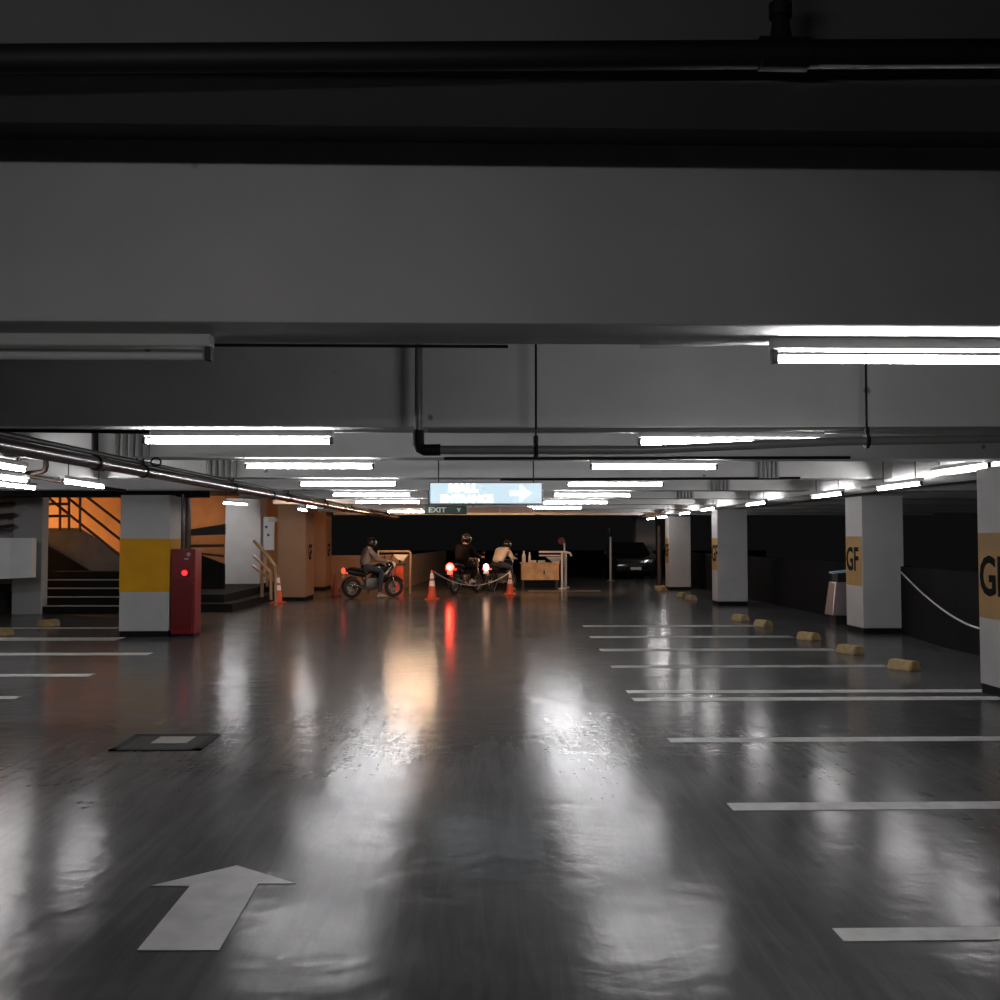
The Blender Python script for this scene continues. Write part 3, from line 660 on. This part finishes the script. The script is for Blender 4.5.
# ------------------------------------------------------------------ motorcycles and riders
def make_bike(tail='tail_dim', core=None, head=True):
    root = thing('motorcycle', 'x', 'motorcycle')
    R = .285
    for nm, x in (('rear_wheel', -.62), ('front_wheel', .62)):
        t = MB().torus((x, 0, R), (0, 1, 0), R-.055, .055, n=32, k=10, sx=.95).build(nm, M['rubber'], root, smooth=True)
        mb = MB().torus((x, 0, R), (0, 1, 0), R-.105, .016, n=28, k=8).cyl((x, -.06, R), (x, .06, R), .045)
        for k in range(6):
            a = k*PI/3; mb.cyl((x, 0, R), (x+(R-.11)*math.cos(a), 0, R+(R-.11)*math.sin(a)), .012, n=6)
        mb.build('rim', M['rim'], t, smooth=True)
        MB().cyl((x, .062, R), (x, .070, R), .105, n=20).build('brake_disc', M['steel'], t, smooth=True)
    MB().box((-.02, 0, .40), (.46, .26, .30), bev=.05).cyl((.08, 0, .42), (.26, 0, .52), .10).box((-.3, .0, .33), (.5, .12, .08), bev=.02).build('engine', M['engine'], root, smooth=True)
    MB().tube([(.52, 0, .93), (.30, 0, .62), (.18, 0, .30), (-.2, 0, .28), (-.35, 0, .62), (.1, 0, .74)], .03).tube([(-.62, .09, .285), (-.25, .10, .36)], .025).tube([(-.62, -.09, .285), (-.25, -.10, .36)], .025).build('frame', M['bike_black'], root, smooth=True)
    for s in (-1, 1): MB().tube([(.62, s*.085, .285), (.50, s*.085, .70), (.42, s*.07, .98)], .024).build('fork_leg', M['chrome'], root, smooth=True)
    def sec(x, zc, hw, hh, n=12): return [(x, hw*math.cos(2*PI*i/n), zc+hh*math.sin(2*PI*i/n)) for i in range(n)]
    MB().loft([sec(-.08, .76, .10, .06), sec(.02, .80, .15, .11), sec(.18, .84, .17, .13), sec(.30, .84, .13, .10), sec(.36, .82, .06, .05)]).build('fuel_tank', M['bike_black'], root, smooth=True)
    MB().loft([sec(-.70, .83, .08, .03), sec(-.55, .81, .13, .05), sec(-.3, .77, .14, .055), sec(-.05, .76, .11, .05)]).build('seat', M['rubber'], root, smooth=True)
    MB().loft([sec(-.86, .78, .04, .03), sec(-.78, .76, .11, .07), sec(-.55, .70, .14, .09), sec(-.25, .64, .13, .08)]).build('tail_fairing', M['bike_black'], root, smooth=True)
    MB().loft([sec(.12, .52, .12, .16), sec(.34, .60, .16, .2), sec(.5, .84, .14, .15), sec(.60, .90, .07, .08)]).build('front_fairing', M['bike_black'], root, smooth=True)
    for nm, x, a0, a1 in (('rear_fender', -.62, .35*PI, 1.0*PI), ('front_fender', .62, .15*PI, .85*PI)):
        mb = MB(); s_in = []
        for i in range(9):
            a = a0+(a1-a0)*i/8; s_in.append([(x+r*math.cos(a), y, R+r*math.sin(a)) for r, y in ((R+.015, -.07), (R+.03, -.04), (R+.035, .04), (R+.015, .07), (R+.01, .06), (R+.02, 0), (R+.01, -.06))])
        mb.loft(s_in).build(nm, M['bike_black'], root, smooth=True)
    MB().tube([(.36, -.36, .99), (.40, -.2, 1.0), (.44, 0, .97), (.40, .2, 1.0), (.36, .36, .99)], .014).build('handlebar', M['steel'], root, smooth=True)
    for s in (-1, 1):
        MB().cyl((.37, s*.27, .992), (.355, s*.38, .99), .019).build('grip', M['rubber'], root, smooth=True)
        t = MB().tube([(.40, s*.2, 1.0), (.44, s*.27, 1.12)], .006).build('mirror_stalk', M['black'], root, smooth=True)
        MB().ell((.445, s*.30, 1.15), (.015, .06, .038)).build('mirror', M['chrome'], t, smooth=True)
        MB().cyl((-.80, s*.07, .70), (-.82, s*.17, .70), .018).build('indicator', M['tail_dim'], root, smooth=True)
        MB().cyl((-.05, s*.12, .30), (-.05, s*.24, .30), .013).build('foot_peg', M['steel'], root, smooth=True)
    MB().ell((.60, 0, .92), (.07, .09, .08)).build('headlight', M['cone_white'], root, smooth=True)
    big = core is not None
    t = MB().ell((-.87, 0, .76), (.05, (.12 if tail == 'tail_red' else .10) if big else .10, .11 if big else .085)).build('tail_light', M[tail], root, smooth=True)
    if core: MB().ell((-.905, 0, .76), (.03, .045, .045)).build('bulb', M[core], t, smooth=True)
    MB().box((-.87, 0, .60), (.012, .19, .10), rot=(0, .25, 0)).build('number_plate', M['plate'], root)
    MB().tube([(.12, -.12, .30), (-.1, -.15, .24), (-.35, -.17, .30), (-.78, -.19, .40)], [.022, .025, .045, .05]).build('exhaust', M['chrome'], root, smooth=True)
    MB().tube([(-.05, .11, .28), (-.09, .20, .015)], .012).build('side_stand', M['steel'], root, smooth=True)
    return root

def skin_mesh(name, nodes, edges, m, parent=None, root='pelvis', sub=2):
    idx = {k: i for i, k in enumerate(nodes)}
    me = bpy.data.meshes.new(name); me.from_pydata([n[0] for n in nodes.values()], [(idx[a], idx[b]) for a, b in edges], [])
    me.materials.append(m)
    o = bpy.data.objects.new(name, me); C.objects.link(o)
    if parent: o.parent = parent
    md = o.modifiers.new('skin', 'SKIN'); md.use_smooth_shade = True; md.use_x_symmetry = False
    for k, n in nodes.items():
        sv = me.skin_vertices[0].data[idx[k]]; r = n[1]
        sv.radius = r if isinstance(r, tuple) else (r, r); sv.use_root = (k == root)
    s = o.modifiers.new('subd', 'SUBSURF'); s.levels = sub; s.render_levels = sub
    dg = bpy.context.evaluated_depsgraph_get(); me2 = bpy.data.meshes.new_from_object(o.evaluated_get(dg))
    o.modifiers.clear(); o.data = me2; me2.name = name
    for p in me2.polygons: p.use_smooth = True
    if not me2.materials: me2.materials.append(m)
    return o

def make_rider(label, jacket, trousers, lean=.12, foot_side=1, bag=False):
    """seated, local +x forwards; origin on the ground under the bike's middle"""
    V = Vector
    pel = V((-.26, 0, .88)); ch = pel + V((.10+lean*.7, 0, .30)); nk = pel + V((.17+lean*1.5, 0, .50 - lean*.25)); hd = nk + V((.06+lean*.2, 0, .125))
    N = {'pelvis': (pel, (.13, .11)), 'waist': (pel.lerp(ch, .5), (.125, .10)), 'chest': (ch, (.15, .115)), 'neck': (nk, .058), 'head': (hd, (.085, .10)), 'crown': (hd+V((.0, 0, .09)), .075), 'nose': (hd+V((.095, 0, -.02)), .02)}
    E = [('pelvis', 'waist'), ('waist', 'chest'), ('chest', 'neck'), ('neck', 'head'), ('head', 'crown'), ('head', 'nose')]
    J = {}; JE = []; Tn = {}; TE = []
    for s, sn in ((1, 'l'), (-1, 'r')):
        sh = ch.lerp(nk, .62) + V((0, s*.185, 0)); wr = V((.31, s*.325, 1.02)); el = sh.lerp(wr, .5) + V((-.06, s*.06, -.10)); pm = V((.36, s*.33, 1.022))
        N['sh'+sn] = (sh, .062); N['el'+sn] = (el, .046); N['wr'+sn] = (wr, .032); N['pm'+sn] = (pm, (.036, .024))
        E += [('chest', 'sh'+sn), ('sh'+sn, 'el'+sn), ('el'+sn, 'wr'+sn), ('wr'+sn, 'pm'+sn)]
        for q in range(4):   # fingers curl over the grip
            y = s*(.295+.024*q); l = [.9, 1.0, .95, .8][q]
            a_ = V((.388, y, 1.030)); b_ = V((.388+.030*l, y, 1.006)); c_ = V((.380+.012*l, y, .985))
            for j, (pt, rr) in enumerate(((a_, .010), (b_, .009), (c_, .008))): N['f%d%d%s' % (q, j, sn)] = (pt, rr)
            E += [('pm'+sn, 'f%d0%s' % (q, sn)), ('f%d0%s' % (q, sn), 'f%d1%s' % (q, sn)), ('f%d1%s' % (q, sn), 'f%d2%s' % (q, sn))]
        N['t0'+sn] = (V((.355, s*.288, 1.0)), .011); N['t1'+sn] = (V((.372, s*.272, .978)), .009)
        E += [('pm'+sn, 't0'+sn), ('t0'+sn, 't1'+sn)]
        hip = pel + V((.06, s*.10, -.03))
        down = (s == foot_side)
        kn = V((.16, s*(.27 if down else .22), .74 if down else .70)); an = V((.06, s*.36, .10)) if down else V((-.10, s*.23, .37)); toe = an + (V((.17, s*.02, -.05)) if down else V((.17, 0, -.035)))
        N['hip'+sn] = (hip, .10); N['kn'+sn] = (kn, .062); N['an'+sn] = (an, .038); N['toe'+sn] = (toe, (.035, .028))
        E += [('pelvis', 'hip'+sn), ('hip'+sn, 'kn'+sn), ('kn'+sn, 'an'+sn), ('an'+sn, 'toe'+sn)]
        Tn['hip'+sn] = (hip, .115); Tn['mid'+sn] = (hip.lerp(kn, .5), .095); Tn['kn'+sn] = (kn, .08); Tn['cf'+sn] = (kn.lerp(an, .45), .07); Tn['an'+sn] = (kn.lerp(an, .93), .058)
        TE += [('pelvis', 'hip'+sn), ('hip'+sn, 'mid'+sn), ('mid'+sn, 'kn'+sn), ('kn'+sn, 'cf'+sn), ('cf'+sn, 'an'+sn)]
        J['sh'+sn] = (sh, .105); J['ua'+sn] = (sh.lerp(el, .5), .088); J['el'+sn] = (el, .075); J['fa'+sn] = (el.lerp(wr, .55), .064); J['wr'+sn] = (el.lerp(wr, .93), .045)
        JE += [('chest', 'sh'+sn), ('sh'+sn, 'ua'+sn), ('ua'+sn, 'el'+sn), ('el'+sn, 'fa'+sn), ('fa'+sn, 'wr'+sn)]
    body = skin_mesh('person', N, E, M['skin'])
    tag(body, label, 'person', 'riders on motorcycles')
    J['pelvis'] = (pel+V((-.01, 0, -.02)), (.20, .175)); J['waist'] = (pel.lerp(ch, .5), (.20, .175)); J['chest'] = (ch, (.225, .19)); J['collar'] = (ch.lerp(nk, .85), .115)
    JE += [('pelvis', 'waist'), ('waist', 'chest'), ('chest', 'collar')]
    skin_mesh('jacket', J, JE, M[jacket], body)
    Tn['pelvis'] = (pel+V((.03, 0, -.03)), (.125, .105)); skin_mesh('trousers', Tn, TE, M[trousers], body)
    for sn in 'lr':
        a = N['an'+sn][0]; t = N['toe'+sn][0]
        MB().loft([[(a+V((-.07, 0, -.005))) + V((0, .035*math.cos(q*PI/4), -.03+.045*math.sin(q*PI/4))) for q in range(8)], [a+V((0, 0, 0)) + V((0, .046*math.cos(q*PI/4), -.02+.06*math.sin(q*PI/4))) for q in range(8)],
                   [a.lerp(t, .6) + V((0, .05*math.cos(q*PI/4), -.012+.04*math.sin(q*PI/4))) for q in range(8)], [t+V((.03, 0, 0)) + V((0, .035*math.cos(q*PI/4), -.005+.022*math.sin(q*PI/4))) for q in range(8)]]).build('shoe', M['shoe'], body, smooth=True)
    hc = hd + V((.005, 0, .03))
    hm = MB().ell(hc, (.155, .135, .15), u=24, v=16).build('helmet', M['helmet'], body, smooth=True)
    mb = MB(); secs = []
    for i in range(9):      # visor: a curved strip in front of the eyes
        a = -1.1 + 2.2*i/8; d = V((math.cos(a), math.sin(a), 0))
        secs.append([hc + V((d.x*.152, d.y*.134, .055)), hc + V((d.x*.166, d.y*.146, .045)), hc + V((d.x*.172, d.y*.15, -.03)), hc + V((d.x*.158, d.y*.14, -.035))])
    mb.loft(secs).build('visor', M['visor'], hm, smooth=True)
    MB().torus(hc + V((0.01, 0, -.085)), (0.1, 0, 1), .115, .02, n=24, k=8).build('chin_bar', M['helmet'], hm, smooth=True)
    return body

def place(o, p, rz): o.location = (p.x, p.y, 0); o.rotation_euler = (0, 0, rz)
b1p = fl(373, 597.5) ; b2p = fl(466, 593.5); b3p = fl(501, 590.5)
bk = make_bike('tail_dim'); place(bk, b1p, .45); bk.scale = (.93,)*3; tag(bk, 'black motorcycle with dim red tail lamp at the left, ridden by the person in taupe', 'motorcycle', 'motorcycles at the exit')
rd = make_rider('person in taupe jacket and black helmet sitting on the left motorcycle', 'taupe', 'denim', -.02, -1); place(rd, b1p, .45); rd.scale = (.93,)*3
bk = make_bike('tail_red', 'tail_core'); place(bk, b2p, 1.05); tag(bk, 'black motorcycle with glowing red tail lamp, middle one of the riders', 'motorcycle', 'motorcycles at the exit')
rd = make_rider('person all in black with black helmet on the motorcycle with glowing tail lamp', 'dark_cloth', 'dark_cloth', .02, 1); place(rd, b2p, 1.05)
bk = make_bike('tail_peach', 'tail_peach'); place(bk, b3p, .98); bk.scale = (.93,)*3; tag(bk, 'black motorcycle with pale peach tail lamp under the pale shirted rider', 'motorcycle', 'motorcycles at the exit')
rd = make_rider('person in pale beige shirt and dark helmet leaning forward on the right motorcycle', 'pale_shirt', 'denim', .22, -1); place(rd, b3p, .98); rd.scale = (.93,)*3

# ------------------------------------------------------------------ barrier frame and ticket post behind the first rider
Yf = 28.3
bf = thing('hoop_barrier', 'pale metal hoop frame behind the first motorcycle', 'barrier', fl(410, 593)); bf.location.y = Yf; bf.location.z = 0; bf.location.x = at(410, 590, Yf).x; b = Vector(bf.location)
MB().tube([(0, 0, 0), at(410.5, 553, Yf)-b, at(409, 551.6, Yf)-b, at(378, 551.6, Yf)-b], .035).build('hoop', M['tan_metal'], bf, smooth=True)
q = at(378, 551.6, Yf)-b; MB().cyl((q.x, 0, 0), q, .035).build('leg', M['tan_metal'], bf, smooth=True)
MB().tube([at(379, 555.5, Yf)-b, at(392, 555.5, Yf)-b], .022).build('cross_bar', M['tan_metal'], bf)
Yt = 28.8
tk = thing('ticket_post', 'orange ticket post with pale slanted top inside the hoop frame', 'ticket machine', at(399.5, 592, Yt)); tk.location.z = 0; b = Vector(tk.location)
q0 = at(395, 565, Yt)-b; q1 = at(403, 585, Yt)-b
MB().box((0, 0, q0.z/2), (.24, .22, q0.z), bev=.02).build('body', M['orange'], tk)
MB().prism([p-b for p in (at(393, 554.5, Yt), at(408, 554.5, Yt), at(403, 561, Yt), at(398, 559.5, Yt))], (0, .2, 0)).build('top', M['cone_white'], tk)
MB().cyl((0, .1, q0.z-.02), (0, .1, at(400, 560, Yt).z-b.z), .03).build('neck', M['black'], tk)
MB().box((0, -.0, q0.z+.02), (.36, .3, .04), bev=.01).build('shelf', M['black'], tk)

# desk with clutter -----------------------------------------------------------
Yd = 31.0
dk_x0 = at(521.5, 575, Yd).x; dk_x1 = at(559, 575, Yd).x
dk = thing('wooden_desk', 'pale wooden guard desk standing right of the riders', 'desk', ((dk_x0+dk_x1)/2, Yd+.3, 0)); w = dk_x1-dk_x0
ztop = at(540, 563.5, Yd).z; zb = at(540, 580, Yd).z
MB().box((0, -.29, (ztop+zb)/2), (w, .03, ztop-zb), bev=.004).build('front_panel', M['wood'], dk)
for s in (-1, 1): MB().box((s*(w/2-.02), 0, (ztop+zb)/2), (.03, .56, ztop-zb)).build('side_panel', M['wood'], dk)
MB().box((0, 0, ztop+.012), (w+.06, .64, .028), bev=.006).build('top', M['wood'], dk)
for sx_ in (-1, 1):
    for sy_ in (-1, 1): MB().box((sx_*(w/2-.05), sy_*.24, zb/2), (.05, .05, zb)).build('leg', M['brown_steel'], dk)
MB().ell((.12, -.308, (ztop+zb)/2-.02), (.022, .006, .08)).build('handle', M['black'], dk, smooth=True)
tt = ztop+.027
def bottle(label, x, y, hh, r, m):
    o = MB().lathe([(r, 0), (r, hh*.6), (r*.45, hh*.78), (r*.45, hh)]).build('bottle', m, smooth=True); o.location = (dk.location.x+x, dk.location.y+y, tt); tag(o, label, 'bottle', 'bottles on the desk'); return o
bottle('taller pale bottle at the left end of the desk', -.50, -.1, .36, .06, M['white_metal'])
bottle('slim pale bottle second from the left end of the desk', -.32, -.12, .32, .04, M['white_metal'])
for i, (x, wd, lab) in enumerate(((-.2, .16, 'small pale paper stack left of centre on the desk'), (.05, .22, 'wider pale paper stack at the middle of the desk'))):
    o = MB().box((0, 0, .035), (wd, .2, .07), bev=.006).build('paper_stack', M['kraft']); o.location = (dk.location.x+x, dk.location.y-.15, tt); tag(o, lab, 'papers', 'paper stacks on the desk')
o = MB().loft([[(x, y, z) for x, y in ((-.1, -.08), (.1, -.08), (.1, .08), (-.1, .08))] for z in (0, .01)]+[[(x, y, .17) for x, y in ((-.3, -.16), (.22, -.16), (.22, .16), (-.3, .16))]]).build('plastic_tray', M['cone_white']); o.location = (dk.location.x+.5, dk.location.y, tt); tag(o, 'white flared plastic tray at the right end of the desk', 'tray')
# white barrier rails beside the desk
Yx = 30.6
br = thing('barrier_rail', 'white tube barrier rail with two feet at the right end of the desk', 'barrier', at(562, 586, Yx)); br.location.z = 0; b = Vector(br.location)
MB().tube([at(539, 552, Yx)-b, at(566, 552, Yx)-b, at(570, 553, Yx)-b, at(571.5, 556, Yx)-b], .03).build('top_rail', M['white_metal'], br, smooth=True)
MB().tube([at(539, 555.5, Yx)-b, at(562, 555.5, Yx)-b], .022).build('lower_rail', M['white_metal'], br, smooth=True)
q = at(562, 552, Yx)-b; MB().cyl((q.x, 0, .02), (q.x, 0, q.z), .035).build('leg', M['white_metal'], br, smooth=True)
MB().cyl((q.x, 0, 0), (q.x, 0, .035), .11, n=20).build('foot', M['white_metal'], br, smooth=True)
q = at(568.5, 553, Yx)-b; MB().cyl((q.x, .9, .02), (q.x, .9, q.z), .03).build('leg', M['white_metal'], br, smooth=True)
MB().cyl((q.x, .9, 0), (q.x, .9, .035), .11, n=20).build('foot', M['white_metal'], br, smooth=True)
MB().tube([(q.x, 0, q.z), (q.x, .9, q.z)], .025).build('link_rail', M['white_metal'], br, smooth=True)
# red paddle on a pole
pd = thing('paddle_sign', 'small dark red round paddle on a thin pole behind the desk', 'paddle', at(564.5, 580, 32)); pd.location.z = 0; b = Vector(pd.location)
MB().cyl((0, 0, .03), (0, 0, at(564, 543, 32).z), .025).build('pole', M['white_metal'], pd, smooth=True)
MB().cyl((0, 0, 0), (0, 0, .03), .15, n=20).build('base', M['black'], pd)
q = at(561.5, 541, 32)-b; MB().cyl((q.x, -.03, q.z), (q.x, -.012, q.z), .115, n=24).build('disc', M['paddle_red'], pd, smooth=True)
# stanchion
sp_ = fl(610.5, 581)
so_ = thing('stanchion', 'slim pale stanchion post with round base in front of the black opening', 'stanchion', sp_)
MB().cyl((0, 0, .03), (0, 0, at(610, 537, sp_.y).z), .038, n=16).build('post', M['white_metal'], so_, smooth=True)
MB().lathe([(.18, 0), (.18, .02), (.05, .05)]).build('base', M['steel'], so_, smooth=True)
MB().cyl((-.07, 0, at(610, 533, sp_.y).z), (-.07, 0, at(610, 528, sp_.y).z), .05).build('head', M['black'], so_, smooth=True)
# dark red post by the far narrow column
rp = fl(659.5, 588)
o = thing('marker_post', 'dark brown red post left of the narrow far column', 'post', rp)
MB().cyl((0, 0, 0), (0, 0, 1.95), .075, n=14).build('shaft', M['brown_steel'], o, smooth=True)
MB().box((0, 0, .04), (.3, .3, .08), bev=.01).build('base', M['wood'], o)

# parked dark car -------------------------------------------------------------
cp = at(635, 582, 38.2)
car = thing('car', 'black car parked facing the camera under the farthest pale column', 'car', (cp.x, 40.0, 0))
def csec(y, hw, z0, z1, n=None): return [(-hw*.96, y, z0), (-hw, y, (z0+z1)/2), (-hw*.92, y, z1), (hw*.92, y, z1), (hw, y, (z0+z1)/2), (hw*.96, y, z0)]
MB().loft([csec(-2.02, .72, .34, .62), csec(-1.9, .82, .24, .80), csec(-1.0, .86, .2, .95), csec(.3, .87, .2, .98), csec(1.6, .85, .2, 1.0), csec(2.0, .76, .3, .85)]).build('body', M['car'], car, smooth=True)
MB().loft([[(-.76, -.95, .94), (.76, -.95, .94), (.76, 1.7, .98), (-.76, 1.7, .98)], [(-.60, -.15, 1.41), (.60, -.15, 1.41), (.60, 1.25, 1.42), (-.60, 1.25, 1.42)]]).build('cabin', M['car'], car)
MB().prism([(-.68, -.86, 1.0), (.68, -.86, 1.0), (.56, -.25, 1.37), (-.56, -.25, 1.37)], (0, -.02, .015)).build('windscreen', M['glass'], car)
for s in (-1, 1):
    MB().ell((s*.62, -1.9, .68), (.13, .06, .06)).build('headlight', M['glass'], car, smooth=True)
    MB().box((s*.95, -.75, 1.03), (.16, .08, .11), bev=.03).build('mirror', M['car'], car)
    for y in (-1.3, 1.3): MB().torus((s*.76, y, .30), (1, 0, 0), .22, .085, n=24, k=10).cyl((s*.70, y, .30), (s*.83, y, .30), .17, n=18).build('wheel', M['rubber'], car, smooth=True)
MB().box((0, -2.0, .55), (.7, .05, .12), bev=.02).build('grille', M['black'], car)
MB().box((0, -2.03, .42), (.42, .02, .11)).build('number_plate', M['plate'], car)

# bin beside the GF column, with paper on top ----------------------------------
bp_ = fl(845, 622)
bn = thing('metal_bin', 'brushed metal bin flaring downward behind the GF column', 'bin', (at(847, 618, 17.6).x, 17.75, 0))
bx = bn.location.x
zt = at(840, 582, 17.7).z; zb = at(840, 615, 17.7).z
MB().box((0, 0, (zt+zb)/2), (.56, .4, zt-zb), bev=.015, taper=(.72, .85)).build('body', M['bin'], bn)
MB().box((0, 0, zb/2), (.40, .3, zb)).build('base', M['black'], bn)
MB().box((0.02, 0, zt+.07), (.36, .3, .14), bev=.01).build('lid', M['black'], bn)
o = MB().box((0, 0, 0), (.36, .26, .03), rot=(0, -.12, 0)).build('folded_sheet', M['teal']); o.location = (bx-.03, 17.75, zt+.185); tag(o, 'pale teal folded sheet lying on top of the metal bin', 'paper')
# hanging rope
r0 = at(903, 578, 16.9); r1 = at(982, 628, 10.2)
pts = []
for i in range(21):
    t = i/20; px = 901 + 83*t; py = 572 + 57*(1-(1-t)**1.55); pts.append(at(px, py, 15.8 - 5.75*t))
tag(MB().tube(pts, .012, n=6).build('rope', M['rope'], smooth=True), 'pale rope sagging between the two GF columns', 'rope')

# ------------------------------------------------------------------ world, colour
w = bpy.data.worlds.new('night'); scn.world = w; w.use_nodes = True
bg = w.node_tree.nodes['Background']; bg.inputs[0].default_value = (.014, .014, .014, 1); bg.inputs[1].default_value = .25
vs = scn.view_settings; vs.view_transform = 'Standard'; vs.look = 'None'; vs.gamma = 1; vs.use_curve_mapping = False; vs.exposure = 0.0
scn.cycles.use_denoising = True; scn.cycles.max_bounces = 6; scn.cycles.diffuse_bounces = 4; scn.cycles.glossy_bounces = 3
scn.cycles.caustics_reflective = False; scn.cycles.sample_clamp_indirect = 4
